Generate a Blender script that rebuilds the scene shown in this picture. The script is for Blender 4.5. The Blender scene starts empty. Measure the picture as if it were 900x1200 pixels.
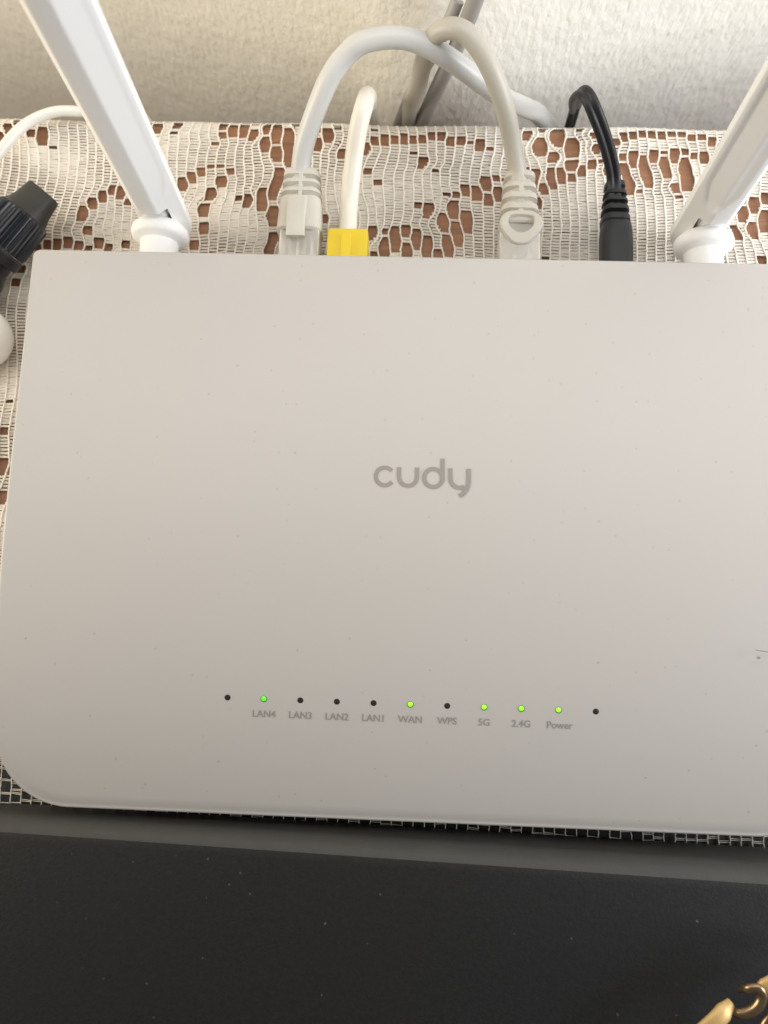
import bpy, math, random
import numpy as np
from mathutils import Vector, Matrix

# ---------------------------------------------------------------- camera, light, exposure
scene = bpy.context.scene
C = scene.collection
rnd = random.Random(7)

cam_data = bpy.data.cameras.new('camera')
cam = bpy.data.objects.new('camera', cam_data)
C.objects.link(cam)
cam.matrix_world = Matrix((
    (0.99904975, -0.03012896, 0.03149369, 0.001049),
    (0.0344821, 0.98833478, -0.14834202, -0.099772),
    (-0.02665692, 0.14928703, 0.98843452, 0.224604),
    (0, 0, 0, 1)))
cam_data.sensor_fit = 'VERTICAL'
cam_data.sensor_height = 36.0
cam_data.sensor_width = 27.0
cam_data.lens = 27.0
cam_data.clip_start = 0.005
cam_data.clip_end = 20
cam_data.dof.use_dof = True
cam_data.dof.focus_distance = 0.207
cam_data.dof.aperture_fstop = 12.0
scene.camera = cam

world = bpy.data.worlds.new('World')
scene.world = world
world.use_nodes = True
bg = world.node_tree.nodes['Background']
bg.inputs[0].default_value = (1.0, 0.93, 0.82, 1)
bg.inputs[1].default_value = 0.11


def area_light(name, loc, target, size, power, color):
    l = bpy.data.lights.new(name, 'AREA')
    l.shape = 'RECTANGLE'
    l.size, l.size_y = size
    l.energy = power
    l.color = color
    o = bpy.data.objects.new(name, l)
    o.location = loc
    d = Vector(target) - Vector(loc)
    o.rotation_euler = d.to_track_quat('-Z', 'Y').to_euler()
    C.objects.link(o)
    return o


area_light('window_light_right', (0.58, -0.10, 0.20), (0.04, 0.10, 0.02), (0.4, 0.3), 4.8, (0.97, 0.985, 1.0))
area_light('fill_above', (0.0, 0.034, 0.30), (0.0, 0.09, 0), (0.6, 0.06), 0.62, (1.0, 0.985, 0.96))  # added close overhead so brightness falls off towards the router's front
area_light('warm_fill_left', (-0.58, -0.06, 0.18), (-0.08, 0.12, 0.03), (0.3, 0.3), 3.0, (1.0, 0.89, 0.70))  # added warm fill, stands in for bounce and brightens the left wall

scene.view_settings.view_transform = 'Standard'
scene.view_settings.look = 'None'
scene.view_settings.gamma = 1.0
scene.view_settings.exposure = 0.0
scene.view_settings.use_curve_mapping = False


# ---------------------------------------------------------------- helpers
def tag(o, label=None, cat=None, group=None, kind=None):
    if label: o['label'] = label
    if cat: o['category'] = cat
    if group: o['group'] = group
    if kind: o['kind'] = kind
    return o


def empty(name, loc=(0, 0, 0)):
    o = bpy.data.objects.new(name, None)
    o.location = loc
    o.empty_display_size = 0.01
    C.objects.link(o)
    return o


def mesh_obj(name, verts, faces, mat, parent=None, smooth=True, angle=None):
    me = bpy.data.meshes.new(name)
    me.from_pydata([tuple(v) for v in verts], [], [tuple(f) for f in faces])
    me.update()
    if mat: me.materials.append(mat)
    me.polygons.foreach_set('use_smooth', [smooth] * len(me.polygons))
    if smooth and angle is not None:
        me.set_sharp_from_angle(angle=math.radians(angle))
    o = bpy.data.objects.new(name, me)
    C.objects.link(o)
    if parent is not None:
        o.parent = parent
        o.matrix_parent_inverse = Matrix.Translation(-Vector(parent.location))
    return o


class MB:
    """collects pieces of one mesh"""
    def __init__(s): s.v = []; s.f = []
    def add(s, v, f):
        n = len(s.v)
        s.v += [tuple(p) for p in v]
        s.f += [tuple(i + n for i in q) for q in f]
        return s
    def build(s, name, mat, parent=None, smooth=True, angle=40):
        return mesh_obj(name, s.v, s.f, mat, parent, smooth, angle)


def loft(secs, cap=True):
    """list of equal-length closed sections -> verts, faces"""
    n = len(secs[0]); v = []; f = []
    for s in secs: v += [tuple(p) for p in s]
    for k in range(len(secs) - 1):
        a, b = k * n, (k + 1) * n
        for i in range(n):
            j = (i + 1) % n
            f.append((a + i, a + j, b + j, b + i))
    if cap:
        f.append(tuple(range(n - 1, -1, -1)))
        f.append(tuple((len(secs) - 1) * n + i for i in range(n)))
    return v, f


def catmull(pts, sub=8):
    p = [Vector(q) for q in pts]
    p = [2 * p[0] - p[1]] + p + [2 * p[-1] - p[-2]]
    out = []
    for i in range(1, len(p) - 2):
        for k in range(sub):
            t = k / sub
            a, b, c, d = p[i - 1], p[i], p[i + 1], p[i + 2]
            out.append(0.5 * ((2 * b) + (c - a) * t + (2 * a - 5 * b + 4 * c - d) * t * t
                              + (3 * b - a - 3 * c + d) * t ** 3))
    out.append(p[-2].copy())
    # light smoothing
    for _ in range(2):
        out = [out[0]] + [(out[i - 1] + 2 * out[i] + out[i + 1]) / 4 for i in range(1, len(out) - 1)] + [out[-1]]
    return out


def tube(pts, r, seg=20, cap=True, prof=None):
    """r: radius or function(t in 0..1); prof: list of (a, b) multipliers of a section"""
    n = len(pts); secs = []
    nrm = None
    for i, p in enumerate(pts):
        t = (pts[min(i + 1, n - 1)] - pts[max(i - 1, 0)]).normalized()
        if nrm is None:
            nrm = t.orthogonal().normalized() if abs(t.z) > 0.9 else t.cross(Vector((0, 0, 1))).normalized()
        nrm = (nrm - t * nrm.dot(t)).normalized()
        bn = t.cross(nrm)
        rr = r(i / (n - 1)) if callable(r) else r
        if prof:
            secs.append([p + nrm * a * rr + bn * b * rr for a, b in prof])
        else:
            secs.append([p + nrm * math.cos(2 * math.pi * k / seg) * rr + bn * math.sin(2 * math.pi * k / seg) * rr
                         for k in range(seg)])
    return loft(secs, cap)


def rrect(cx, cz, hw, hh, r, m=5):
    """rounded rectangle points (x, z)"""
    out = []
    for sx, sz, a0 in ((1, 1, 0), (-1, 1, 90), (-1, -1, 180), (1, -1, 270)):
        for k in range(m + 1):
            a = math.radians(a0 + 90 * k / m)
            out.append((cx + sx * (hw - r) + r * math.cos(a), cz + sz * (hh - r) + r * math.sin(a)))
    return out


def lathe(profile, origin, axis, seg=48, cap=True):
    """profile: (distance along the axis, radius)"""
    ax = Vector(axis).normalized()
    u = ax.orthogonal().normalized(); w = ax.cross(u)
    secs = [[Vector(origin) + ax * d + (u * math.cos(2 * math.pi * k / seg) + w * math.sin(2 * math.pi * k / seg)) * r
             for k in range(seg)] for d, r in profile]
    return loft(secs, cap)


def box(x0, x1, y0, y1, z0, z1, b=0.0):
    """box with bevelled edges along y"""
    if b <= 0:
        v = [(x, y, z) for x in (x0, x1) for y in (y0, y1) for z in (z0, z1)]
        return v, [(0, 1, 3, 2), (4, 6, 7, 5), (0, 4, 5, 1), (2, 3, 7, 6), (0, 2, 6, 4), (1, 5, 7, 3)]
    cx, cz, hw, hh = (x0 + x1) / 2, (z0 + z1) / 2, (x1 - x0) / 2, (z1 - z0) / 2
    secs = []
    for y, s in ((y0, b), (y0 + b * .3, b * .3), (y0 + b, 0), (y1 - b, 0), (y1 - b * .3, b * .3), (y1, b)):
        secs.append([(x, y, z) for x, z in rrect(cx, cz, hw - s, hh - s, max(b - s * .5, b * .3), 3)])
    return loft(secs)


# ---------------------------------------------------------------- materials
def new_mat(name):
    m = bpy.data.materials.new(name)
    m.use_nodes = True
    nt = m.node_tree
    return m, nt, nt.nodes['Principled BSDF']


def N(nt, kind, **kw):
    n = nt.nodes.new(kind)
    for k, v in kw.items():
        if k.startswith('i_'): n.inputs[k[2:].replace('_', ' ')].default_value = v
        else: setattr(n, k, v)
    return n


def plastic(name, col, rough=0.4, var=0.04, bump=0.0, bscale=900.0, spec=0.5, vscale=60.0, sss=0.0, specks=None, coat=0.0,
            speck_scale=260.0, speck_at=0.02):
    m, nt, p = new_mat(name)
    L = nt.links
    tc = N(nt, 'ShaderNodeTexCoord')
    no = N(nt, 'ShaderNodeTexNoise', i_Scale=vscale, i_Detail=5.0, i_Roughness=0.6)
    L.new(tc.outputs['Object'], no.inputs['Vector'])
    mx = N(nt, 'ShaderNodeMix', data_type='RGBA')
    lo = [max(0, c * (1 - var)) for c in col]; hi = [min(1, c * (1 + var)) for c in col]
    mx.inputs['A'].default_value = (*lo, 1); mx.inputs['B'].default_value = (*hi, 1)
    L.new(no.outputs['Fac'], mx.inputs['Factor'])
    last = mx.outputs['Result']
    if specks:
        vo = N(nt, 'ShaderNodeTexVoronoi', i_Scale=speck_scale)
        no3 = N(nt, 'ShaderNodeTexNoise', i_Scale=speck_scale * 4)
        addv = N(nt, 'ShaderNodeVectorMath', operation='MULTIPLY_ADD')
        addv.inputs[1].default_value = (0.0009,) * 3
        L.new(no3.outputs['Color'], addv.inputs[0]); L.new(tc.outputs['Object'], addv.inputs[2])
        L.new(tc.outputs['Object'], no3.inputs['Vector'])
        L.new(addv.outputs['Vector'], vo.inputs['Vector'])
        # only a few cells carry a speck
        sep = N(nt, 'ShaderNodeSeparateColor')
        L.new(vo.outputs['Color'], sep.inputs[0])
        lt = N(nt, 'ShaderNodeMath', operation='LESS_THAN'); lt.inputs[1].default_value = specks[1]
        L.new(sep.outputs[0], lt.inputs[0])
        mul = N(nt, 'ShaderNodeMath', operation='MULTIPLY'); mul.inputs[1].default_value = 0.3
        L.new(sep.outputs[1], mul.inputs[0])
        rr = N(nt, 'ShaderNodeMapRange', clamp=True)
        rr.inputs['From Min'].default_value = 0.01
        rr.inputs['From Max'].default_value = 0.13
        rr.inputs['To Min'].default_value = 1; rr.inputs['To Max'].default_value = 0
        L.new(vo.outputs['Distance'], rr.inputs['Value'])
        mm = N(nt, 'ShaderNodeMath', operation='MULTIPLY')
        L.new(rr.outputs[0], mm.inputs[0]); L.new(lt.outputs[0], mm.inputs[1])
        m3 = N(nt, 'ShaderNodeMath', operation='MULTIPLY'); m3.inputs[1].default_value = specks[2]
        L.new(mm.outputs[0], m3.inputs[0])
        m4 = N(nt, 'ShaderNodeMath', operation='MULTIPLY')
        L.new(m3.outputs[0], m4.inputs[0]); L.new(sep.outputs[2], m4.inputs[1])
        mx2 = N(nt, 'ShaderNodeMix', data_type='RGBA')
        mx2.inputs['B'].default_value = (*specks[0], 1)
        L.new(last, mx2.inputs['A']); L.new(m4.outputs[0], mx2.inputs['Factor'])
        last = mx2.outputs['Result']
    L.new(last, p.inputs['Base Color'])
    p.inputs['Roughness'].default_value = rough
    p.inputs['Specular IOR Level'].default_value = spec
    p.inputs['Coat Weight'].default_value = coat
    if sss > 0:
        p.inputs['Subsurface Weight'].default_value = sss
        p.inputs['Subsurface Radius'].default_value = (1, .9, .8)
        p.inputs['Subsurface Scale'].default_value = 0.0012
    if bump > 0:
        nb = N(nt, 'ShaderNodeTexNoise', i_Scale=bscale, i_Detail=4.0, i_Roughness=0.65)
        L.new(tc.outputs['Object'], nb.inputs['Vector'])
        b = N(nt, 'ShaderNodeBump'); b.inputs['Distance'].default_value = bump; b.inputs['Strength'].default_value = 1.0
        L.new(nb.outputs['Fac'], b.inputs['Height']); L.new(b.outputs['Normal'], p.inputs['Normal'])
    return m


M = {}
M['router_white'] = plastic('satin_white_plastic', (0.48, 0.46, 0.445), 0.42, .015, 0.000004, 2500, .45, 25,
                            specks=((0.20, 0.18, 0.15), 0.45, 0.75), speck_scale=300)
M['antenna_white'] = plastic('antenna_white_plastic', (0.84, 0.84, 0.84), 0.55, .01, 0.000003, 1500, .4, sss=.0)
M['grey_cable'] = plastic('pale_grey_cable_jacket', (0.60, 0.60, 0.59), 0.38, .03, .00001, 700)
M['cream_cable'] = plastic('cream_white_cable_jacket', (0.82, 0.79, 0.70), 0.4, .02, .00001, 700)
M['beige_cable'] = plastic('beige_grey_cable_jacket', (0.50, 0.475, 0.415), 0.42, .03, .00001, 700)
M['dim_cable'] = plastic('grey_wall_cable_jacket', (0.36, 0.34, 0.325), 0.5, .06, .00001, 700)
M['boot_beige'] = plastic('beige_rubber_boot', (0.56, 0.53, 0.47), 0.45, .03, .00001, 900)
M['boot_grey'] = plastic('pale_rubber_boot', (0.62, 0.60, 0.54), 0.42, .03, .00001, 900)
M['yellow'] = plastic('yellow_plug_plastic', (0.80, 0.60, 0.035), 0.38, .04, .00001, 900)
M['white_cable'] = plastic('thin_white_cable_jacket', (0.80, 0.79, 0.75), 0.32, .02)
M['black_rubber'] = plastic('black_cable_rubber', (0.008, 0.010, 0.013), 0.5, .15, .00001, 900)
M['cap_black'] = plastic('blue_black_cap_plastic', (0.010, 0.013, 0.019), 0.34, .1, .00001, 900)
M['nozzle_grey'] = plastic('charcoal_nozzle_plastic', (0.030, 0.032, 0.030), 0.5, .1, .00001, 900)
M['black_box'] = plastic('matte_black_textured_plastic', (0.0105, 0.0105, 0.0118), 0.62, .55, 0.00010, 1300, .35, 900,
                         specks=((0.20, 0.19, 0.18), 0.18, 0.8), speck_scale=360)
M['shade_black'] = plastic('painted_shade_black', (0.012, 0.013, 0.016), 0.6, .2)  # near black, paints the shade between router and box
M['lit_edge_grey'] = plastic('painted_lit_box_edge', (0.032, 0.032, 0.030), 0.5, .25, 0.00006, 1500, .5, 140)  # lighter than the casing: light on the box's back edge, put into the colour
M['print_grey'] = plastic('grey_print', (0.29, 0.27, 0.255), 0.5, .02)
M['logo_grey'] = plastic('dark_grey_print', (0.275, 0.255, 0.24), 0.5, .02)
M['hole_dark'] = plastic('dark_light_hole', (0.012, 0.010, 0.009), 0.6, .02)
M['contact_gold'] = plastic('gold_contact', (0.65, 0.45, 0.15), 0.3, .02)
M['glossy_white'] = plastic('glossy_white_plastic', (0.95, 0.95, 0.96), 0.15, .01, coat=.5)
M['pencil_mark'] = plastic('dark_scuff', (0.22, 0.20, 0.18), 0.6, .1)
M['thread'] = plastic('cotton_thread', (0.86, 0.815, 0.745), 0.85, .05, .00004, 3000, .2, 40)
M['fill_thread'] = plastic('fine_cotton_filling', (0.84, 0.79, 0.72), 0.9, .05, .00003, 3000, .2, 40)

m, nt, p = new_mat('clear_plug_plastic')
p.inputs['Base Color'].default_value = (0.86, 0.85, 0.82, 1)
p.inputs['Roughness'].default_value = 0.18
p.inputs['Transmission Weight'].default_value = 0.55
p.inputs['IOR'].default_value = 1.3
M['clear'] = m


def led_mat(name, col, s):
    m, nt, p = new_mat(name)
    p.inputs['Base Color'].default_value = (*col, 1)
    p.inputs['Emission Color'].default_value = (*col, 1)
    p.inputs['Emission Strength'].default_value = s
    p.inputs['Roughness'].default_value = 0.2
    return m
M['led_green'] = led_mat('green_led_light', (0.12, 0.75, 0.04), 0.75)
M['led_lime'] = led_mat('lime_led_light', (0.30, 0.92, 0.03), 0.95)
M['led_rim'] = led_mat('green_led_rim', (0.05, 0.22, 0.03), 0.10)

m, nt, p = new_mat('gold_metal')
no = N(nt, 'ShaderNodeTexNoise', i_Scale=180.0, i_Detail=4.0)
cr = N(nt, 'ShaderNodeValToRGB')
cr.color_ramp.elements[0].color = (0.36, 0.22, 0.08, 1); cr.color_ramp.elements[1].color = (0.78, 0.55, 0.24, 1)
nt.links.new(no.outputs['Fac'], cr.inputs[0]); nt.links.new(cr.outputs[0], p.inputs['Base Color'])
p.inputs['Metallic'].default_value = 0.35; p.inputs['Roughness'].default_value = 0.48
M['gold'] = m
m, nt, p = new_mat('tarnished_metal')
p.inputs['Base Color'].default_value = (0.30, 0.21, 0.13, 1)
p.inputs['Metallic'].default_value = 0.8; p.inputs['Roughness'].default_value = 0.28
M['tarnish'] = m

# wood under the lace
m, nt, p = new_mat('brown_wood')
L = nt.links
tc = N(nt, 'ShaderNodeTexCoord')
mp = N(nt, 'ShaderNodeMapping'); mp.inputs['Scale'].default_value = (1, 9, 9)
L.new(tc.outputs['Object'], mp.inputs[0])
no = N(nt, 'ShaderNodeTexNoise', i_Scale=60.0, i_Detail=7.0, i_Roughness=0.65, i_Distortion=0.6)
L.new(mp.outputs[0], no.inputs['Vector'])
cr = N(nt, 'ShaderNodeValToRGB')
cr.color_ramp.elements[0].position = .3; cr.color_ramp.elements[1].position = .72
cr.color_ramp.elements[0].color = (0.21, 0.098, 0.050, 1); cr.color_ramp.elements[1].color = (0.35, 0.17, 0.088, 1)
L.new(no.outputs['Fac'], cr.inputs[0]); L.new(cr.outputs[0], p.inputs['Base Color'])
p.inputs['Roughness'].default_value = 0.5
M['wood'] = m

# plastered wall
m, nt, p = new_mat('rough_cream_plaster')
L = nt.links
tc = N(nt, 'ShaderNodeTexCoord')
n1 = N(nt, 'ShaderNodeTexNoise', i_Scale=420.0, i_Detail=3.5, i_Roughness=0.5)
mp = N(nt, 'ShaderNodeMapping'); mp.inputs['Rotation'].default_value = (0, math.radians(-40), 0); mp.inputs['Scale'].default_value = (.75, 1, 1.15)
L.new(tc.outputs['Object'], mp.inputs[0])
n2 = N(nt, 'ShaderNodeTexNoise', i_Scale=75.0, i_Detail=2.5, i_Roughness=0.45, i_Distortion=0.15)
L.new(mp.outputs[0], n2.inputs['Vector'])
mq = N(nt, 'ShaderNodeMapping'); mq.inputs['Scale'].default_value = (1.15, 1, .62)
L.new(tc.outputs['Object'], mq.inputs[0]); L.new(mq.outputs[0], n1.inputs['Vector'])
b1 = N(nt, 'ShaderNodeBump'); b1.inputs['Distance'].default_value = .0007; b1.inputs['Strength'].default_value = .75
b2 = N(nt, 'ShaderNodeBump'); b2.inputs['Distance'].default_value = .0015; b2.inputs['Strength'].default_value = .5
L.new(n2.outputs['Fac'], b2.inputs['Height']); L.new(n1.outputs['Fac'], b1.inputs['Height'])
L.new(b2.outputs['Normal'], b1.inputs['Normal']); L.new(b1.outputs['Normal'], p.inputs['Normal'])
n3 = N(nt, 'ShaderNodeTexNoise', i_Scale=22.0, i_Detail=3.0)
L.new(tc.outputs['Object'], n3.inputs['Vector'])
cr = N(nt, 'ShaderNodeValToRGB')
cr.color_ramp.elements[0].position = .35; cr.color_ramp.elements[1].position = .7
cr.color_ramp.elements[0].color = (0.85, 0.82, 0.745, 1); cr.color_ramp.elements[1].color = (0.90, 0.875, 0.82, 1)
L.new(n3.outputs['Fac'], cr.inputs[0]); L.new(cr.outputs[0], p.inputs['Base Color'])
p.inputs['Roughness'].default_value = 0.9
M['plaster'] = m
# ---------------------------------------------------------------- the setting: walls and table
def wall(name, path, label):
    """extruded plaster wall along a plan path"""
    zs = np.linspace(-0.5, 0.45, 24)
    v = []; f = []
    n = len(path)
    for z in zs:
        for x, y in path: v.append((x, y, z))
    for a in range(len(zs) - 1):
        for i in range(n - 1):
            f.append((a * n + i, a * n + i + 1, (a + 1) * n + i + 1, (a + 1) * n + i))
    # the back, so that the wall has a thickness
    k = len(v)
    for z in (zs[0], zs[-1]):
        v += [(path[0][0], path[0][1] + .12, z), (path[-1][0], path[-1][1] + .12, z)]
    top = (len(zs) - 1) * n
    f += [tuple([k] + [k + 1] + list(range(n - 1, -1, -1))), tuple([k + 3, k + 2] + [top + i for i in range(n)]),
          (k + 1, k, k + 2, k + 3), tuple([k, k + 2] + [a * n for a in range(len(zs) - 1, -1, -1)]),
          tuple([k + 3, k + 1] + [a * n + n - 1 for a in range(len(zs))])]
    o = mesh_obj(name, v, f, M['plaster'], None, True, 35)
    tag(o, label, None, None, 'structure')
    return o


ang = math.radians(24)
corner = (0.004, 0.0735)
path = []
for t in np.linspace(0.9, 0.02, 18):
    path.append((corner[0] - t * math.cos(ang), corner[1] + t * math.sin(ang)))
for k in range(1, 8):      # rounded arris
    t = k / 8
    a = (corner[0] - .02 * math.cos(ang), corner[1] + .02 * math.sin(ang)); b = corner; c = (corner[0] + .02, corner[1] + .0070)
    path.append(((1 - t) ** 2 * a[0] + 2 * t * (1 - t) * b[0] + t * t * c[0], (1 - t) ** 2 * a[1] + 2 * t * (1 - t) * b[1] + t * t * c[1]))
for t in np.linspace(0.02, 0.9, 18):
    path.append((corner[0] + t, corner[1] + .35 * t))
wall('wall', path, 'rough cream plaster wall with a blunt corner behind the table')

# table: a board with a rounded back edge
EDGE = 0.0600
prof = []
for k in range(9):
    a = math.radians(90 - 90 * k / 8)
    prof.append((EDGE - .004 + .004 * math.cos(a), -.004 + .004 * math.sin(a)))
prof += [(EDGE, -.028), (EDGE - .003, -.031), (-.085, -.031), (-.085, 0)]
secs = [[(x, y, z - .0002) for y, z in prof] for x in (-.5, -.2, 0, .2, .5)]
v, f = loft(secs)
tab = empty('wooden_table', (0, -.14, -.031))
tag(tab, 'brown wooden table under the white lace cloth, against the plaster wall', 'table')
mesh_obj('table_top', v, f, M['wood'], tab, True, 30)
v, f = box(-.5, .5, -.3432, -.0855, -.0325, -.0002, .002)
mesh_obj('shade_board', v, f, M['shade_black'], tab, True, 30)  # added black part of the table top, stands in for shade under the lace
for sx in (-.46, .46):
    for sy in (-.30, .03):
        v, f = loft([[(sx + a, sy + b, z) for a, b in rrect(0, 0, .02 - k, .02 - k, .003, 3)] for z, k in ((-.0315, 0), (-.70, .006))])
        mesh_obj('leg', v, f, M['wood'], tab, True, 40)
# floor
fl = mesh_obj('floor', [(-1.5, -1.6, -.70), (1.5, -1.6, -.70), (1.5, .6, -.70), (-1.5, .6, -.70)], [(0, 1, 2, 3)], M['wood'], None, False)
tag(fl, kind='structure')

# ---------------------------------------------------------------- lace tablecloth
HOLES = [
    (-129,58,1.51,1.57),(-131.8,54.8,1.96,1.57),(-133.7,51.7,2.1,1.57),(-124,53.7,1.5,1.56),(-120.5,52.8,2.7,1.56),(-116.5,49,0.6,1.56),
    (-93.3,33.3,1.9,1.53),(-96,34,1.32,1.54),(-99,32.2,1.75,1.53),(-102.1,30.1,2.04,1.53),(-104.6,26.2,2.46,1.53),(-102.6,20.5,1.29,1.53),
    (-108.5,16.4,1.86,1.52),(-111.8,16,1.72,1.52),(-114.9,15.4,1.29,1.53),(-117.9,14.7,0.86,1.53),(-104.9,15.6,1.43,1.52),(-101.2,14.6,0.71,1.52),
    (-98.4,16.8,1.72,1.52),(-95.3,15.2,1.14,1.52),(-90.2,16,1.14,1.52),(-90.9,30.6,0.87,1.53),(-76.6,58,1.5,1.55),(-73.7,59.7,0.75,1.55),
    (-70.6,59.8,0.38,1.55),(-78.3,54.9,0.45,1.55),(-64.9,59.6,0.38,1.55),(-61.8,58.4,1.35,1.55),(-62,54.5,1.04,1.54),(-58.8,56.3,2.39,1.54),
    (-55.2,56.6,2.54,1.54),(-51.5,59.3,1.05,1.54),(-52,54.8,2.09,1.54),(-48,57.3,1.79,1.54),(-48.3,51.6,2.23,1.53),(-44.7,55.3,3.28,1.54),
    (-44.3,47.8,2.51,1.53),(-40.6,52.7,4.01,1.53),(-40.2,45.6,1.62,1.53),(-38.6,58.6,1.2,1.54),(-42.7,39.4,3.65,1.52),(-64,51.5,0.59,1.54),
    (-73.4,37,1.9,1.53),(-71.1,39.7,1.61,1.53),(-68.3,42,1.32,1.53),(-65.3,43.3,0.44,1.53),(-62.1,43.7,0.59,1.53),(-58.7,41.7,0.73,1.53),
    (-61.3,38.1,2.05,1.53),(-64.1,33.4,2.04,1.52),(-66.5,28.6,2.02,1.52),(-65.8,22.4,1.58,1.51),(-68.6,16.9,1.43,1.51),(-55.1,32.6,0.87,1.52),
    (-52.1,31.5,1.88,1.52),(-48.1,32,3.91,1.52),(-45,35.3,2.91,1.52),(-45.5,26.2,1.44,1.51),(-43.4,26.6,2.88,1.51),(-43.2,19.1,1.99,1.5),
    (-44.9,15.4,1.56,1.5),(-13.5,56.9,0.3,1.53),(-10.8,60,0.3,1.53),(-2.1,61.1,0.3,1.52),(-15.6,50.5,1.48,1.52),(-13.2,52.8,1.33,1.52),
    (-9.9,53.4,1.48,1.52),(-6.7,53.6,1.48,1.52),(-3.8,53.8,1.63,1.52),(-1,54,1.48,1.52),(1.8,54,1.63,1.52),(4.8,54.6,1.33,1.52),(7.9,55,1.48,1.52),
    (10.9,53.3,1.48,1.51),(14.1,53.6,1.62,1.51),(17,52.9,0.44,1.51),(20.2,52.2,1.62,1.51),(23.4,51.3,0.59,1.51),(26.3,49.6,0.37,1.5),
    (27.6,43.1,0.22,1.5),(-0.7,48.8,0.59,1.51),(2.6,45.7,1.76,1.51),(6,43,0.51,1.51),(6.3,39.5,0.44,1.5),(-15.2,42.8,0.73,1.51),(-11.7,39,0.65,1.51),
    (-1.7,31.1,0.22,1.5),(1.2,31.1,0.86,1.5),(4.8,30,2.3,1.49),(10.3,34.8,0.58,1.5),(13.5,35.1,1.01,1.5),(15.8,36.4,1.59,1.5),(18.2,39.3,0.36,1.5),
    (22.3,38.9,2.46,1.5),(25.4,41.2,0.87,1.5),(28.3,40.6,0.87,1.49),(19.7,35.5,2.16,1.49),(23.6,33.7,1.73,1.49),(26,35.4,2.16,1.49),
    (11.8,30.1,2.58,1.49),(9,26.1,2.86,1.49),(16.5,26.4,3.42,1.49),(13.7,22,3.97,1.48),(10.9,18.1,3.39,1.48),(-15.8,22.6,0.71,1.49),
    (-12.6,21.7,2.42,1.49),(-9.2,22.4,0.85,1.49),(-5.6,19.6,4.11,1.49),(-2.5,22.3,1.85,1.49),(1,19.4,3.26,1.49),(-8.7,16.6,2.97,1.49),
    (-1.5,16,2.4,1.48),(4.2,17.5,3.53,1.48),(7.9,15.1,1.55,1.48),(-12,14.4,0.56,1.49),(32.7,59.5,1.04,1.51),(35.3,56.3,1.92,1.51),
    (40.4,59.3,1.48,2.02),(44.4,55.5,3.24,2.68),(39.2,51.9,2.94,2.68),(49.2,51.6,3.08,2.67),(43.6,48.4,1.61,2.27),(49,45.7,2.04,2.53),
    (34.6,43.9,1.02,1.5),(38.2,42.5,1.89,1.49),(42.8,41.4,3.48,1.49),(45.4,42.4,2.61,1.49),(49,41.1,1.3,1.49),(51.7,43.6,1.74,1.49),
    (55.4,45.8,1.45,1.49),(58.6,46.9,0.58,1.49),(60.2,44.7,1.6,1.49),(36.5,39,2.6,1.49),(40.3,37.1,1.73,1.49),(38.1,32.5,1.86,1.48),
    (52.1,58.9,1.03,1.5),(55.7,56.1,1.18,1.5),(56.2,51.1,1.17,1.49),(40.9,14.2,0.7,1.47),(65.2,55.8,1.32,1.49),(68.2,56.1,1.47,1.49),
    (71,56.4,1.32,1.49),(74,56.7,1.32,1.49),(77.1,57,1.32,1.49),(80.2,57.2,1.32,1.49),(83.6,57.3,1.18,1.49),(86.4,55.8,1.03,1.49),
    (89.8,55.9,1.03,1.49),(93,54.5,1.17,1.48),(63,53.7,1.32,1.49),(65.1,48.8,1.02,1.49),(65.3,44.2,2.17,1.48),(68.3,48.4,2.18,1.49),
    (67.3,39.6,2.59,1.48),(71.1,45.1,4.35,1.48),(71.7,50.4,0.44,1.49),(74.6,49.3,1.89,1.49),(73.5,42,2.6,1.48),(77.8,46.4,2.76,1.48),
    (78.1,51.1,0.58,1.49),(81.3,49.4,2.33,1.48),(79.3,43.3,1.44,1.48),(84.5,51,0.87,1.48),(83.5,46.2,2.75,1.48),(87.1,49.3,0.87,1.48),
    (80.8,38.8,1.44,1.47),(85.1,42.5,4.33,1.98),(90.2,48.7,1.74,1.48),(82.5,35.8,0.57,1.47),(69.7,37.4,0.43,1.48),(105.2,33.4,2.28,1.46),
    (108.7,35.5,1.71,1.46),(101.7,30.2,2.27,1.46),(104.1,24.9,2.25,1.45),(98.2,25.3,1.13,1.45),(100.4,23.4,1.27,1.45),(108.1,28.4,3.11,1.45),
    (106.6,15.4,1.39,1.44),(95.5,47.6,1.74,1.48),(93.5,43.2,2.02,1.47),(-90.1,56.3,1.35,1.55),(-86.9,58.5,1.2,1.55),(-83.1,56.4,1.8,1.55),
    (-32.2,57.2,1.34,1.53),(-31.4,51.3,2.07,1.53),(-28,54.3,2.38,1.53),(-33.5,27.9,1.29,1.51),(-31.8,20.8,1.71,1.5),(-28,26.6,1.15,1.5),
    (-25.4,58,0.89,1.53),(-23.6,48.5,1.33,1.52),(95.6,52.8,1.31,1.48),(99.1,54,1.02,1.48),(102.3,55,1.17,1.48),(104.9,53.6,0.87,1.48),
    (108.3,54.2,0.88,1.48),(-122.5,7.5,1.14,1.52),(-124,2.9,0.99,1.52),(-122.3,-44.8,0.66,1.47),(-121.3,-55.9,2.62,1.46),(-120.8,-65.3,1.55,1.45),
    (-121.4,-35.4,0.4,1.48),
]
HOLES = [(a * 1e-3, b * 1e-3, c * 1e-3 * 1.11 + (.0001 if c > 1 else 0), d * 1e-3) for a, b, c, d in HOLES]
PITCH = 0.00300
X0, NC = -0.172, 112
S0, S1, DS = -0.172, 0.088, 0.0005          # length along the cloth
rows = np.arange(S0, S1, DS); NR = len(rows)
rng = np.random.default_rng(5)


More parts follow.
